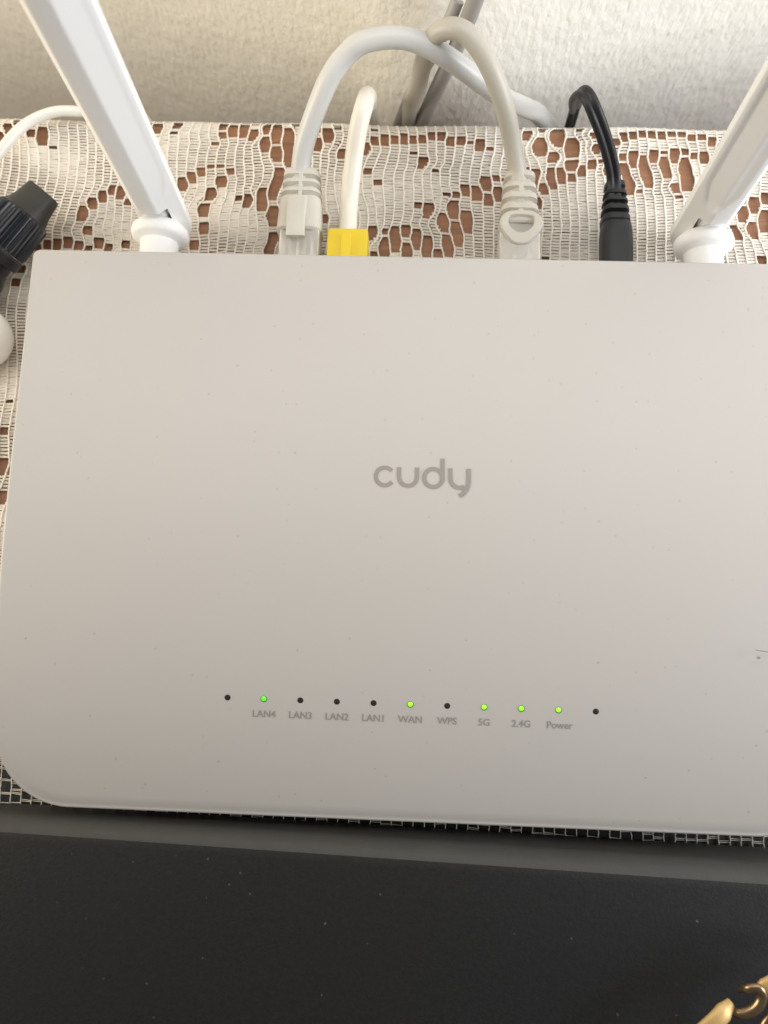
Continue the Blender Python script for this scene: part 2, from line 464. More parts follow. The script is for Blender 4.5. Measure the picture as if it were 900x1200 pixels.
def fold(s):
    """distance along the cloth -> y, z over the table's back edge"""
    e = EDGE - .004
    r = .0048
    if s < e: return s, .0007
    a = (s - e) / r
    if a < math.pi / 2: return e + r * math.sin(a), .0007 - r + r * math.cos(a)
    return e + r, .0007 - r - (s - e - r * math.pi / 2)


base = X0 + PITCH * np.arange(NC)
HX = np.array([q[0] for q in HOLES]); HY = np.array([q[1] for q in HOLES])
# the cloth is pulled a little out of true: a smooth sideways drift that brings every open cell into a gap
GX, GY = np.meshgrid(np.linspace(X0, X0 + PITCH * NC, 60), np.linspace(S0, S1, 50))
GW = np.zeros_like(GX)


def drift(x, y):
    fx = np.clip((np.asarray(x) - GX[0, 0]) / (GX[0, 1] - GX[0, 0]), 0, 58.999); fy = np.clip((np.asarray(y) - GY[0, 0]) / (GY[1, 0] - GY[0, 0]), 0, 48.999)
    ix, iy = fx.astype(int), fy.astype(int); fx = fx - ix; fy = fy - iy
    return (GW[iy, ix] * (1 - fx) * (1 - fy) + GW[iy, ix + 1] * fx * (1 - fy) + GW[iy + 1, ix] * (1 - fx) * fy + GW[iy + 1, ix + 1] * fx * fy)


for sg in (.035, .035, .025, .025, .018, .018, .013, .013, .010, .010, .008, .008, .007, .007, .006, .006):
    ph = (HX - drift(HX, HY) - X0) / PITCH - .5
    res = (ph - np.round(ph)) * PITCH
    w = np.exp(-((GX[..., None] - HX) ** 2 + ((GY[..., None] - HY) * 1.3) ** 2) / (2 * sg * sg))
    GW = GW + .8 * (w * res).sum(-1) / (w.sum(-1) + .25)
gap_holes = [[] for _ in range(NC - 1)]       # (s, half length, left x, right x)
for hx, hy, hh, hw in HOLES:
    g = int(np.clip(round((hx - float(drift(hx, hy)) - X0) / PITCH - .5), 0, NC - 2))
    gap_holes[g].append((hy, hh, hx - hw, hx + hw))
# the rest of the pattern, hidden or outside the frame: rows of open cells that wander
for k in range(46):
    g = rng.integers(2, NC - 4); s = rng.uniform(S0, S1)
    for j in range(rng.integers(4, 12)):
        hh = rng.uniform(.0008, .0024)
        if (s < .010 or s > .062) and 0 <= g < NC - 1 and all(abs(q[0] - s) > q[1] + hh + .0012 for q in gap_holes[g]):
            x = X0 + PITCH * (g + .5)
            gap_holes[g].append((s, hh, x - PITCH / 2 * 1.05, x + PITCH / 2 * 1.05))
        g += rng.choice([-1, 1, 1]); s += rng.uniform(-.0022, .0022)
# net opened up at the front, to imitate shade in the gap
for g in range(NC - 1):
    s = -.170 + rng.uniform(0, .001)
    while s < -.143:
        hh = rng.uniform(.0009, .0016); x = X0 + PITCH * (g + .5)
        gap_holes[g].append((s, hh, x - PITCH / 2, x + PITCH / 2))
        s += 2 * hh + .0007

A0 = np.zeros((NC, NC))
for i in range(NC): A0[i, i] += .25
for i in range(NC - 1):
    A0[i, i] += 1; A0[i + 1, i + 1] += 1; A0[i, i + 1] -= 1; A0[i + 1, i] -= 1
colx = np.zeros((NR, NC))
for r, s in enumerate(rows):
    # slow drift of the wales and a gathered fold near the bottle
    warp = drift(base, s) + \
        .0019 * np.exp(-((base + .104) / .012) ** 2) * math.tanh((s - .027) / .006) * math.exp(-((s - .027) / .022) ** 2)
    bx = base + warp
    A = A0.copy(); bb = .25 * bx
    for i in range(NC - 1):
        d = bx[i + 1] - bx[i]
        bb[i] -= d; bb[i + 1] += d
    for g in range(NC - 1):
        for hs, hh, xl, xr in gap_holes[g]:
            d = abs(s - hs)
            if d < hh + .0006:
                w = 3.6 * (1 - min(1, (d / (hh + .0006))) ** 4)
                bulge = (1 - min(1, d / (hh + .0006)) ** 2) * min(1.5, (hh / .0018) ** 1.3) * .0010
                A[g, g] += w; bb[g] += w * (xl + .0002 - bulge)
                A[g + 1, g + 1] += w; bb[g + 1] += w * (xr - .0002 + bulge)
    colx[r] = np.linalg.solve(A, bb)
ker = np.array([1, 2, 3, 3, 3, 2, 1.]); ker /= ker.sum()
pad = np.pad(colx, ((3, 3), (0, 0)), 'edge')
colx = sum(ker[k] * pad[k:k + NR] for k in range(7))
YZ = np.array([fold(s) for s in rows])
ripple = lambda x, s: .00035 * np.sin(x * 130 + 2 * np.sin(s * 60)) + .00025 * np.sin(s * 170 + x * 60)


def strands(name, P0, P1, R0, R1, mat, parent, nseg=3):
    """many short straight threads, one mesh; P0, P1: (n, 3), radii across and upright"""
    n = len(P0)
    T = P1 - P0; T /= np.linalg.norm(T, axis=1)[:, None]
    U = np.cross(T, np.array([0, 0, 1.])); U /= np.maximum(np.linalg.norm(U, axis=1), 1e-9)[:, None]
    W = np.cross(U, T)
    V = np.zeros((n, 2, nseg, 3))
    for k in range(nseg):
        a = 2 * math.pi * k / nseg + math.pi / 2
        off = U * (math.cos(a) * R0)[:, None] + W * (math.sin(a) * R1)[:, None]
        V[:, 0, k] = P0 + off; V[:, 1, k] = P1 + off
    V = V.reshape(-1, 3)
    F = np.zeros((n, nseg, 4), dtype=np.int32)
    o = (np.arange(n) * 2 * nseg)
    for k in range(nseg):
        j = (k + 1) % nseg
        F[:, k, 0] = o + k; F[:, k, 1] = o + j; F[:, k, 2] = o + nseg + j; F[:, k, 3] = o + nseg + k
    return quads(name, V, F.reshape(-1, 4), mat, parent)


def quads(name, V, F, mat, parent):
    me = bpy.data.meshes.new(name)
    me.vertices.add(len(V)); me.vertices.foreach_set('co', V.astype(np.float32).ravel())
    me.loops.add(F.size); me.loops.foreach_set('vertex_index', F.astype(np.int32).ravel())
    me.polygons.add(len(F)); me.polygons.foreach_set('loop_start', np.arange(0, F.size, 4, dtype=np.int32))
    me.update(calc_edges=True)
    me.polygons.foreach_set('use_smooth', [True] * len(F))
    me.materials.append(mat); me.validate()
    o = bpy.data.objects.new(name, me); C.objects.link(o)
    o.parent = parent; o.matrix_parent_inverse = Matrix.Translation(-Vector(parent.location))
    return o


cloth = empty('lace_tablecloth', (0, -.05, 0.0007))
tag(cloth, 'white openwork lace cloth spread over the brown table under the router', 'tablecloth')

# upright chained threads
st = 1
rr = np.arange(0, NR, st)
V = []; F = []
ns = 5
for c in range(NC):
    x = colx[rr, c]; y = YZ[rr, 0]; z = YZ[rr, 1] + ripple(x, rows[rr]) + .00012
    knit = np.where((np.arange(len(rr)) % 2) == 0, 1.0, .72) * (1 + .10 * rng.standard_normal(len(rr)))
    jx = .00005 * rng.standard_normal(len(rr))
    Ty = np.gradient(y); Tz = np.gradient(z); Tx = np.gradient(x)
    T = np.stack([Tx, Ty, Tz], 1); T /= np.linalg.norm(T, axis=1)[:, None]
    U = np.cross(T, np.cross([1., 0, 0], T)); U /= np.linalg.norm(U, axis=1)[:, None]
    W = np.cross(T, U)
    Pc = np.stack([x + jx, y, z], 1)
    thin = np.where(rows[rr] < -.138, .48, 1.0)  # finer threads at the front, in place of shade
    b = len(V) and sum(len(q) for q in V)
    Vc = np.zeros((len(rr), ns, 3))
    for k in range(ns):
        a = 2 * math.pi * k / ns
        Vc[:, k] = Pc + U * (math.cos(a) * .00031 * thin * knit)[:, None] + W * (math.sin(a) * .00028 * knit)[:, None]
    V.append(Vc.reshape(-1, 3))
    n = len(rr)
    idx = b + np.arange(n * ns).reshape(n, ns)
    nx = np.roll(idx, -1, axis=1)
    F.append(np.stack([idx[:-1], nx[:-1], nx[1:], idx[1:]], -1).reshape(-1, 4))
o = quads('wale_thread', np.concatenate(V), np.concatenate(F), M['thread'], cloth)
tag(o, kind='stuff')

# filling threads between the wales, left out in the open cells
P0 = []; P1 = []; R0 = []; R1 = []
inside = lambda x, s: -.097 < x < .102 and -.136 < s < -.006
dense = lambda x, s: math.sin(x * 95 + 3 * math.sin(s * 80 + x * 30)) + .8 * math.sin(s * 150 - x * 50 + 1)
for g in range(NC - 1):
    hs = gap_holes[g]
    s = S0 + rng.uniform(0, .001)
    while s < S1 - .001:
        r = int((s - S0) / DS); x = X0 + PITCH * (g + .5)
        dn = dense(x, s)
        step = .00098 - .00008 * max(-1, min(1, dn))
        s += step * rng.uniform(.94, 1.06)
        if inside(x, s) or any(abs(s - q[0]) < q[1] - .0001 for q in hs): continue
        ra = min(NR - 1, r)
        skew = rng.normal(0, .00005) + .00008 * math.sin(x * 50 + s * 40)
        for off in (-.00019, .00019):
            j = rng.normal(0, .00003, 2)
            s0, s1 = s + off + j[0] + skew, s + off + j[1] - skew
            y0, z0 = fold(s0); y1, z1 = fold(s1)
            xa, xb = colx[ra, g], colx[ra, g + 1]
            P0.append((xa, y0, z0 + ripple(xa, s0))); P1.append((xb, y1, z1 + ripple(xb, s1)))
            R0.append((.45 if s < -.138 else 1) * (.000215 + .00004 * max(-.6, min(1.6, dn))) * rng.uniform(.85, 1.12)); R1.append(.00011)
o = strands('filling_thread', np.array(P0), np.array(P1), np.array(R0), np.array(R1), M['fill_thread'], cloth, 4)
tag(o, kind='stuff')

# ---------------------------------------------------------------- router
router = empty('wifi_router', (0.003, -.074, 0))
tag(router, 'white router with two upright antennas, grey lettering and small green lights', 'router')
XL, XR, YB, YF = -.1050, .1110, .0005, -.1502


def ztop(y):
    """height of the lid: flat, then rolling down to the front"""
    t = min(1, max(0, (-y - .058) / .092))
    return .0280 - .0150 * (t ** 2.9)


def outline():
    pts = []
    for cx, cy, r, a0, m in ((XR, YB, .0022, 0, 6), (XL, YB, .0022, 90, 6), (XL, YF, .0175, 180, 22), (XR, YF, .0175, 270, 22)):
        sx = -1 if cx > 0 else 1; sy = -1 if cy > -.05 else 1
        for k in range(m + 1):
            a = math.radians(a0 + 90 * k / m)
            pts.append(Vector((cx + sx * r + r * math.cos(a), cy + sy * r + r * math.sin(a), 0)))
    # extra points on the long runs
    out = []
    n = len(pts)
    for i in range(n):
        p, q = pts[i], pts[(i + 1) % n]
        k = max(1, int((q - p).length / .006))
        for j in range(k): out.append(p.lerp(q, j / k))
    return out


OUT = outline()
nO = len(OUT)
nrm2 = []
for i in range(nO):
    t = OUT[(i + 1) % nO] - OUT[i - 1]
    nrm2.append(Vector((t.y, -t.x, 0)).normalized())
secs = []
for z, ins in ((.0030, .0040), (.0036, .0032), (.0080, .0012), (.0110, .0008)):
    secs.append([(p.x - n.x * ins, p.y - n.y * ins, z) for p, n in zip(OUT, nrm2)])
R_ = .0009
for k in range(0, 9):
    a = math.radians(90 * k / 8)
    ins = R_ * (1 - math.cos(a)); dz = -R_ * (1 - math.sin(a))
    secs.append([(p.x - n.x * ins, p.y - n.y * ins, ztop(p.y) + dz) for p, n in zip(OUT, nrm2)])
base_ring = [Vector((p.x - n.x * R_, p.y - n.y * R_, 0)) for p, n in zip(OUT, nrm2)]
for s in list(np.linspace(.01, .985, 34)):
    # shrink towards the centre line
    ring = []
    for p in base_ring:
        q = Vector((.003 + (p.x - .003) * (1 - s * .95), -.076 + (p.y + .076) * (1 - s), 0))
        ring.append((q.x, q.y, ztop(q.y)))
    secs.append(ring)
v, f = loft(secs)
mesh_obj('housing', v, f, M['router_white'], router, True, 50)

# rubber feet
for x in (-.085, .09):
    for y in (-.02, -.125):
        v, f = lathe([(0, .005), (.0022, .0055), (.0036, .005)], (x, y, .0008), (0, 0, 1), 20)
        mesh_obj('foot', v, f, M['black_rubber'], router, True, 40)

# socket block on the back
for x, w in ((-.0335, .015), (-.0192, .014), (.0311, .015), (.0595, .011)):
    v, f = box(x - w / 2, x + w / 2, -.0022, .0003, .006, .0195, .0)
    mesh_obj('socket', v, f, M['hole_dark'], router, False)

# front lights
LED0, LEDP, LEDY = -.04390, .009395, -.1190
sl = (ztop(LEDY + .0005) - ztop(LEDY - .0005)) / .001
LN = Vector((0, -sl, 1)).normalized()
lit = {1: 'green', 5: 'lime', 7: 'lime', 8: 'lime', 9: 'lime'}
for k in range(11):
    x = LED0 + k * LEDP
    z = ztop(LEDY)
    if k in lit:
        v, f = lathe([(0, .00086), (.00005, .00084), (.00008, .00074)], (x, LEDY, z - .00003), LN, 20)
        rim = mesh_obj('led_light', v, f, M['led_rim'], router, True, 30)
        tag(rim, 'lit green indicator light')
        dome = [(0, .00064), (.00012, .00058), (.0002, .00040), (.00024, .00015)]
        v, f = lathe(dome, (x - .00004, LEDY + .00005, z + .00002), LN, 20)
        mesh_obj('led_lens', v, f, M['led_green' if lit[k] == 'green' else 'led_lime'], rim, True, 60)
    else:
        v, f = lathe([(0, .00078), (.00003, .00078), (.00006, .00072)], (x, LEDY, z - .00001), LN, 20)
        o = mesh_obj('led_hole', v, f, M['hole_dark'], router, True, 30)
        tag(o, 'unlit dark indicator hole')

# printed words under the lights
deps = None
for k, txt in {1: 'LAN4', 2: 'LAN3', 3: 'LAN2', 4: 'LAN1', 5: 'WAN', 6: 'WPS', 7: '5G', 8: '2.4G', 9: 'Power'}.items():
    cu = bpy.data.curves.new('lettering', 'FONT')
    cu.body = txt; cu.size = .00250; cu.align_x = 'CENTER'; cu.align_y = 'CENTER'; cu.offset = .00004
    cu.resolution_u = 3
    tmp = bpy.data.objects.new('tmp', cu); C.objects.link(tmp)
    me = bpy.data.meshes.new_from_object(tmp.evaluated_get(bpy.context.evaluated_depsgraph_get()))
    bpy.data.objects.remove(tmp)
    x = LED0 + k * LEDP + (.0001 if k != 9 else .0004)
    for vv in me.vertices:
        X = vv.co.x * 1.0 + x; Y = vv.co.y - .1229
        vv.co = (X, Y, ztop(Y) + .00006)
    me.materials.clear(); me.materials.append(M['print_grey'])
    o = bpy.data.objects.new('lettering', me); C.objects.link(o)
    o.parent = router; o.matrix_parent_inverse = Matrix.Translation(-Vector(router.location))
    tag(o, 'small grey word %s printed under a light' % txt)

# the brand word, drawn as even round strokes
LU = lambda a, b: (-.014812 + a * 4.2288e-5 + b * 1.757e-6, -.052404 + a * 1.185e-6 - b * 4.26687e-5)


def stroke(mb, pts, w=27.0, z=.02806):
    """flat ribbon along 2-D points"""
    v = []; n = len(pts)
    for i, (a, b) in enumerate(pts):
        p, q = pts[max(i - 1, 0)], pts[min(i + 1, n - 1)]
        tx, ty = q[0] - p[0], q[1] - p[1]; l = math.hypot(tx, ty)
        nx, ny = -ty / l, tx / l
        for s in (-.5, .5):
            X, Y = LU(a + nx * w * s, b + ny * w * s); v.append((X, Y, z))
    mb.add(v, [(2 * i, 2 * i + 2, 2 * i + 3, 2 * i + 1) for i in range(n - 1)])


arc = lambda cx, cy, r, a0, a1, m=28: [(cx + r * math.cos(math.radians(a0 + (a1 - a0) * k / m)),
                                       cy + r * math.sin(math.radians(a0 + (a1 - a0) * k / m))) for k in range(m + 1)]
glyphs = {
    'c': [arc(216, 205, 55, -38, -322)],
    'u': [[(305, 147), (304, 175)] + arc(359, 208, 55, 180, 0) + [(415, 180), (416, 149)]],
    'd': [arc(514, 214, 56, 0, 360, 40), [(574, 94), (572, 150), (571, 218), (567, 240)]],
    'y': [[(620, 154), (620, 185)] + arc(677, 218, 57, 180, 62), [(733, 157), (732, 215), (730, 243), (724, 268), (714, 290), (700, 306), (688, 316), (674, 326)]],
}
word = MB()
zz = .02806
for g in 'cudy':
    for pts in glyphs[g]:
        stroke(word, pts, 27.0, zz); zz += .000012
o = word.build('brand_lettering', M['logo_grey'], router, False)
tag(o, 'grey word cudy printed on the middle of the lid')

# scuff on the lid
mk = MB()
for pts in ([(0, 0), (.5, .3), (.9, .2), (1.2, -.1), (.8, -.4), (.3, -.3)], [(-.2, 1.8), (1.2, 1.5), (3.5, 1.3), (3.5, 1.55), (1.4, 1.75), (0, 1.95)]):
    mk.add([(.0885 + a * .001, -.1040 + b * .001, .02805) for a, b in pts], [tuple(range(len(pts)))])
o = mk.build('scuff_mark', M['pencil_mark'], router, False)


# ---------------------------------------------------------------- antennas
def antenna(x, side):
    """side = +1: its inner face looks to +x (left antenna), -1: mirrored"""
    prof = [(-.002, .0052), (.0078, .0054), (.0095, .0055), (.0100, .0060), (.0104, .0072), (.0112, .0080), (.0125, .0083), (.0138, .0080),
            (.0148, .0070), (.0155, .0058), (.0160, .0048)]
    v, f = lathe(prof, (x, 0, .0145), (0, 1, 0), 40)
    o = mesh_obj('antenna_joint', v, f, M['antenna_white'], router, True, 40)
    # blade
    secs = []
    zs = [.0040, .0044, .0052, .0064, .0080, .0100, .013, .016, .019, .022] + list(np.linspace(.0245, .045, 30)) + list(np.linspace(.048, .168, 36)) + [.171, .173, .1742, .175]
    m = 112
    for z in zs:
        if z < .011: k = math.sqrt(max(0.0, 1 - ((.011 - z) / .0073) ** 2))
        elif z > .168: k = math.sqrt(max(0.05, 1 - ((z - .168) / .0075) ** 2))
        else: k = 1
        a = .0077; b = .0050
        cx = x + side * (.0003 + .030 * (z - .015) * 1.3); cy = .0180 + (z - .015) * .02
        ring = []
        for i in range(m):
            t = 2 * math.pi * i / m
            c, s = math.cos(t), math.sin(t)
            e = 2 / 2.7
            px = a * abs(c) ** e * (1 if c >= 0 else -1) * k
            py = b * abs(s) ** e * (1 if s >= 0 else -1) * (.35 + .65 * k)
            # long flat on the outer front edge
            nx, ny, d = -side * .80, -.60, .0057
            q = px * nx + py * ny - d
            if q > 0: px -= q * nx; py -= q * ny
            # planed face on the inner front, running out near the base
            nx, ny = side * .58, -.815
            d = .0050
            q = px * nx + py * ny - d
            if q > 0: px -= q * nx; py -= q * ny
            # scooped recess with a rounded lower end
            if z > .0290 and px * nx + py * ny > .002:
                wz = .0049 * math.sqrt(min(1, (z - .0290) / .009))
                l = (px * -ny + py * nx) * side - .0003
                if abs(l) < wz:
                    e_ = min(1, (1 - abs(l) / wz) * 3); dep = (.0007 if side < 0 else .00012) * e_ * e_ * (3 - 2 * e_) * min(1, (z - .0290) / .003)
                    px -= nx * dep; py -= ny * dep
            if z < .0240 and side * px < .0042: py = max(py, -.0006)
            ring.append((cx + px, cy + py, z))
        secs.append(ring)
    v, f = loft(secs)
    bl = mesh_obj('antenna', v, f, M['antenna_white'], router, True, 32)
    # small wedge between joint and blade
    v, f = box(x - .0036, x + .0036, .0150, .0180, .0100, .0235, .0008)
    mesh_obj('hinge_tongue', v, f, M['antenna_white'], o, True, 40)
    return bl


tag(antenna(-.0745, 1), 'left white antenna leaning outwards')
tag(antenna(.0838, -1), 'right white antenna with a planed inner face')


# ---------------------------------------------------------------- network cables
def cable(name, pts, r, mat, label, cat='cable'):
    e = empty(name, (pts[0][0], pts[0][1], 0))
    tag(e, label, cat)
    v, f = tube(catmull(pts, 9), r, 22)
    mesh_obj('jacket', v, f, mat, e, True, 60)
    return e


def ribbed_boot(x, y0, y1, z, w0, w1, h0, h1, slots):
    """tapering relief sleeve with grooves cut round it; returns verts, faces"""
    secs = []
    ys = np.linspace(y0, y1, 64)
    for y in ys:
        t = (y - y0) / (y1 - y0)
        hw = w0 + (w1 - w0) * t ** 1.2; hh = h0 + (h1 - h0) * t ** 1.2
        g = 0
        for sc, sw in slots:
            d = abs(t - sc) / sw
            if d < 1: g = max(g, 1 - d ** 4)
        hw -= .0012 * g; hh -= .0015 * g
        rr = min(hw, hh) * .62
        e = min(t, 1 - t) * (y1 - y0)
        if e < .0006: hw -= .0006 - e; hh -= .0006 - e
        secs.append([(x + a, y, z + b) for a, b in rrect(0, 0, hw, hh, rr, 5)])
    return loft(secs)


def clear_plug(e, x, y0, y1, z):
    v, f = box(x - .0058, x + .0058, y0, y1, z - .004, z + .0036, .0005)
    p = mesh_obj('clear_plug', v, f, M['clear'], e, True, 40)
    for k in range(4):
        xx = x - .0033 + k * .0022
        v, f = box(xx - .0004, xx + .0004, y0 + .0008, y1 - .0005, z - .0018, z + .0002)
        c = mesh_obj('wire', v, f, M['cream_cable' if k % 2 else 'beige_cable'], p, False)


# 1: pale grey cable with latch tongue, far left
e = cable('network_cable', [(-.0343, .0250, .0120), (-.0343, .0333, .0130), (-.0323, .0403, .0190), (-.0256, .0499, .0300), (-.0199, .0552, .0350),
                            (-.0140, .0572, .0380), (-.0036, .0582, .0380), (.0071, .0572, .0330), (.0200, .0568, .0215), (.0275, .0600, .0115), (.0345, .0648, .0015),
                            (.0415, .0685, -.0090), (.052, .0700, -.035), (.060, .070, -.12)], .0029, M['grey_cable'],
          'pale grey network cable arching from the leftmost plug over to the right')
x, z = -.0337, .0112
v, f = ribbed_boot(x, .0145, .0345, z, .0067, .0053, .0052, .0046, [(.56, .035), (.70, .035), (.83, .035)])
b = mesh_obj('boot', v, f, M['boot_grey'], e, True, 35)
for yy, w in ((.0257, .0011), (.0285, .0011), (.0312, .0011)):
    v, f = box(x - w / 2, x + w / 2, yy - .0012, yy + .0012, z + .0030, z + .0047, .0002)
    mesh_obj('bridge', v, f, M['boot_grey'], b, True, 40)
tn = MB()
secs = []
for t in np.linspace(0, 1, 14):
    y = .0240 - .0125 * t
    zz_ = z + .0046 + .0022 * math.sin(t * 2.2) - .0006 * t
    secs.append([(x - .0004 + a, y, zz_ + bq) for a, bq in rrect(0, 0, .0029 - .0002 * t, .0007 + .0011 * (1 - t), .0005, 3)])
tn.add(*loft(secs)); tn.build('latch_tongue', M['boot_grey'], b)
clear_plug(e, -.0333, -.0018, .0150, .0115)

# 2: cream cable with a yellow plug
e = cable('network_cable', [(-.0193, .0130, .0115), (-.0193, .0242, .0125), (-.0181, .0344, .0180), (-.0165, .0412, .0240), (-.0149, .0462, .0268),
                            (-.0144, .0520, .0230), (-.0148, .0590, .0110), (-.0152, .0682, -.0060), (-.0150, .0700, -.060), (-.014, .07, -.12)], .00265,
          M['cream_cable'], 'cream white cable with a yellow plug')
v, f = box(-.0251, -.0132, -.0018, .0157, .0050, .0146, .0006)
b = mesh_obj('yellow_plug', v, f, M['yellow'], e, True, 40)
v, f = box(-.0210, -.0178, .0020, .0130, .0140, .0160, .0005)
mesh_obj('latch', v, f, M['yellow'], b, True, 40)

# 3: beige cable with a cut-out boot
e = cable('network_cable', [(.0312, .0250, .0120), (.0304, .0344, .0135), (.0278, .0406, .0200), (.0240, .0453, .0300), (.0189, .0507, .0380), (.0134, .0556, .0420),
                            (.0089, .0578, .0420), (.0045, .0592, .0380), (.0017, .0608, .0270), (-.0002, .0640, .0100), (-.0026, .0690, -.0080),
                            (-.006, .0715, -.060), (-.008, .0715, -.12)], .0027, M['beige_cable'],
          'beige network cable looping from the plug nearest the power lead')
x, z = .0312, .0110
v, f = ribbed_boot(x, .0180, .0352, z, .0058, .0044, .0050, .0043, [(.20, .045), (.41, .05), (.61, .05), (.81, .05)])
b = mesh_obj('boot', v, f, M['boot_beige'], e, True, 35)
for yy in (.0216, .0286):
    v, f = box(x - .0007, x + .0007, yy - .0014, yy + .0014, z + .0026, z + .0046, .0002)
    mesh_obj('bridge', v, f, M['boot_beige'], b, True, 40)
# hood with a half-moon opening
outer = []; inner = []
K = 40
for k in range(K):
    a = 2 * math.pi * k / K
    c, s = math.cos(a), math.sin(a)
    ox = .0064 * (abs(c) ** .75) * (1 if c >= 0 else -1); oy = .0047 * (abs(s) ** .8) * (1 if s >= 0 else -1)
    if oy < 0: ox *= 1 - .40 * (-oy / .0047); oy *= 1.18
    outer.append((ox, oy))
    ix = .0037 * c; iy = .0012 + (.0017 * abs(s) ** .45 if s >= 0 else -.0033 * abs(s))
    inner.append((ix, iy))
v = []; f = []
yc = .0166; zt0, zt1 = z + .0034, z + .0060
for (ax, ay), (bx, by) in zip(outer, inner):
    for px, py, pz in ((ax, ay, zt0), (ax * .97, ay * .97, zt1 - .0004), (ax * .9, ay * .9, zt1), (bx * 1.08, by * 1.08, zt1), (bx, by, zt1 - .0004), (bx, by, zt0)):
        v.append((x + px, yc + py, pz - .0012 * max(0, -py / .004)))
for k in range(K):
    j = (k + 1) % K
    for q in range(6):
        r = (q + 1) % 6
        f.append((k * 6 + q, j * 6 + q, j * 6 + r, k * 6 + r))
mesh_obj('latch_hood', v, f, M['boot_beige'], b, True, 35)
clear_plug(e, .0312, -.0018, .0182, .0112)

# 4: twin black power lead
px_ = [(.0593, .0230, .0120), (.0586, .0318, .0140), (.0567, .0350, .0185), (.0527, .0378, .0262), (.0489, .0404, .0322), (.0464, .0440, .0342),
       (.0451, .0474, .0320), (.0452, .0515, .0240), (.0480, .0580, .0110), (.0510, .0680, -.0060), (.053, .0700, -.06), (.054, .07, -.12)]
e = empty('power_lead', (.0595, .0230, 0))
tag(e, 'black twin power lead with ribbed plug at the right of the sockets', 'cable')
rail = catmull(px_, 9)
prof8 = []
for k in range(14):
    a = math.radians(40 + 280 * k / 13)
    prof8.append((-1.0 + 1.12 * math.cos(a), 1.12 * math.sin(a)))
for k in range(14):
    a = math.radians(-140 + 280 * k / 13)
    prof8.append((1.0 + 1.12 * math.cos(a), 1.12 * math.sin(a)))
v, f = tube(rail, .00098, prof=prof8)
mesh_obj('jacket', v, f, M['black_rubber'], e, True, 60)
v, f = ribbed_boot(.0594, .0195, .0335, .0115, .0041, .0027, .0040, .0024, [(.22, .05), (.42, .05), (.60, .05), (.78, .05)])
mesh_obj('relief_sleeve', v, f, M['black_rubber'], e, True, 35)
secs = []
for y, w in ((-.0018, .0044), (.012, .0045), (.0165, .00445), (.0195, .0041), (.0202, .0035)):
    secs.append([(.0596 + a, y, .0115 + bq) for a, bq in rrect(0, 0, w, w * .95, w * .6, 6)])
v, f = loft(secs)
mesh_obj('barrel_plug', v, f, M['black_rubber'], e, True, 40)

# 5: grey cable running up the wall's corner
v, f = tube(catmull([(-.010, .0698, -.12), (-.0045, .0690, -.04), (.0032, .0685, -.0057), (.0090, .0688, .0145), (.0136, .0695, .0316), (.0163, .0698, .0446),
                     (.0215, .0700, .070), (.030, .0705, .12)], 9), .0024, 20)
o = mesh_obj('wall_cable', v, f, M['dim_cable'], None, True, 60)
tag(o, 'dull grey cable running slantwise up the wall behind the other cables', 'cable')
v, f = tube(catmull([(-.016, .0716, -.12), (-.0105, .0705, -.04), (-.0040, .0695, -.0060), (.0005, .0690, .0085), (.0052, .0690, .0225), (.0082, .0705, .029), (.0105, .073, .0345)], 9), .0019, 20)
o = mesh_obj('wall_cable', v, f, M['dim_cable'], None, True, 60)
tag(o, 'thinner grey cable beside the slanting wall cable, going down behind the table', 'cable')

# 6: thin white cable on the far left
v, f = tube(catmull([(-.175, -.01, .003), (-.150, .0080, .006), (-.137, .0262, .0085), (-.1294, .0425, .0080), (-.1234, .0525, .0068), (-.1150, .0580, .0058), (-.1062, .0596, .0040),
                     (-.0985, .0612, .0026), (-.0930, .0640, -.0020), (-.090, .0660, -.015), (-.088, .067, -.06)], 9), .0016, 18)
o = mesh_obj('thin_cable', v, f, M['white_cable'], None, True, 60)
tag(o, 'thin white cable curving over the lace behind the left antenna', 'cable')

# ---------------------------------------------------------------- black capped bottle on the left
ax = Vector((.60, .78, 0.06)).normalized()
tip = Vector((-.1118, .0268, .0122))
bt = empty('dropper_bottle', (-.128, .006, .001))
tag(bt, 'black bottle with a ribbed cap and spout lying on the lace', 'bottle')
L0 = .0085
sh = tip - ax * L0
secs = []
u = ax.cross(Vector((0, 0, 1))).normalized(); w = u.cross(ax)
for d, a, b, pw in ((0, .0066, .0066, 2), (.0010, .0062, .0060, 2), (.0028, .0053, .0050, 2.2), (.0050, .0047, .0040, 2.8), (.0078, .0044, .0034, 3.2), (.0085, .0041, .0031, 3.2), (.0086, .0026, .0018, 2.5)):
    ring = []
    for k in range(40):
        t = 2 * math.pi * k / 40; c, s = math.cos(t), math.sin(t)
        a_ = a * (1 + .16 * min(1, d / .004)); ring.append(sh + ax * d + u * (a_ * abs(c) ** (2 / pw) * (1 if c >= 0 else -1)) + w * (b * abs(s) ** (2 / pw) * (1 if s >= 0 else -1)))
    secs.append(ring)
v, f = loft(secs)
mesh_obj('spout', v, f, M['nozzle_grey'], bt, True, 45)
secs = []
seg = 144
for d, r, rib in ((.0004, .0062, 0), (-.0004, .0071, .2), (-.0012, .0075, 1), (-.0115, .0079, 1), (-.0122, .0079, .2), (-.0126, .0079, 0)):
    ring = []
    for k in range(seg):
        t = 2 * math.pi * k / seg
        q = r + rib * .00028 * (1 if math.sin(36 * t) > 0 else -1)
        ring.append(sh + ax * d + u * q * math.cos(t) + w * q * math.sin(t))
    secs.append(ring)
v, f = loft(secs)
mesh_obj('ribbed_cap', v, f, M['cap_black'], bt, True, 25)
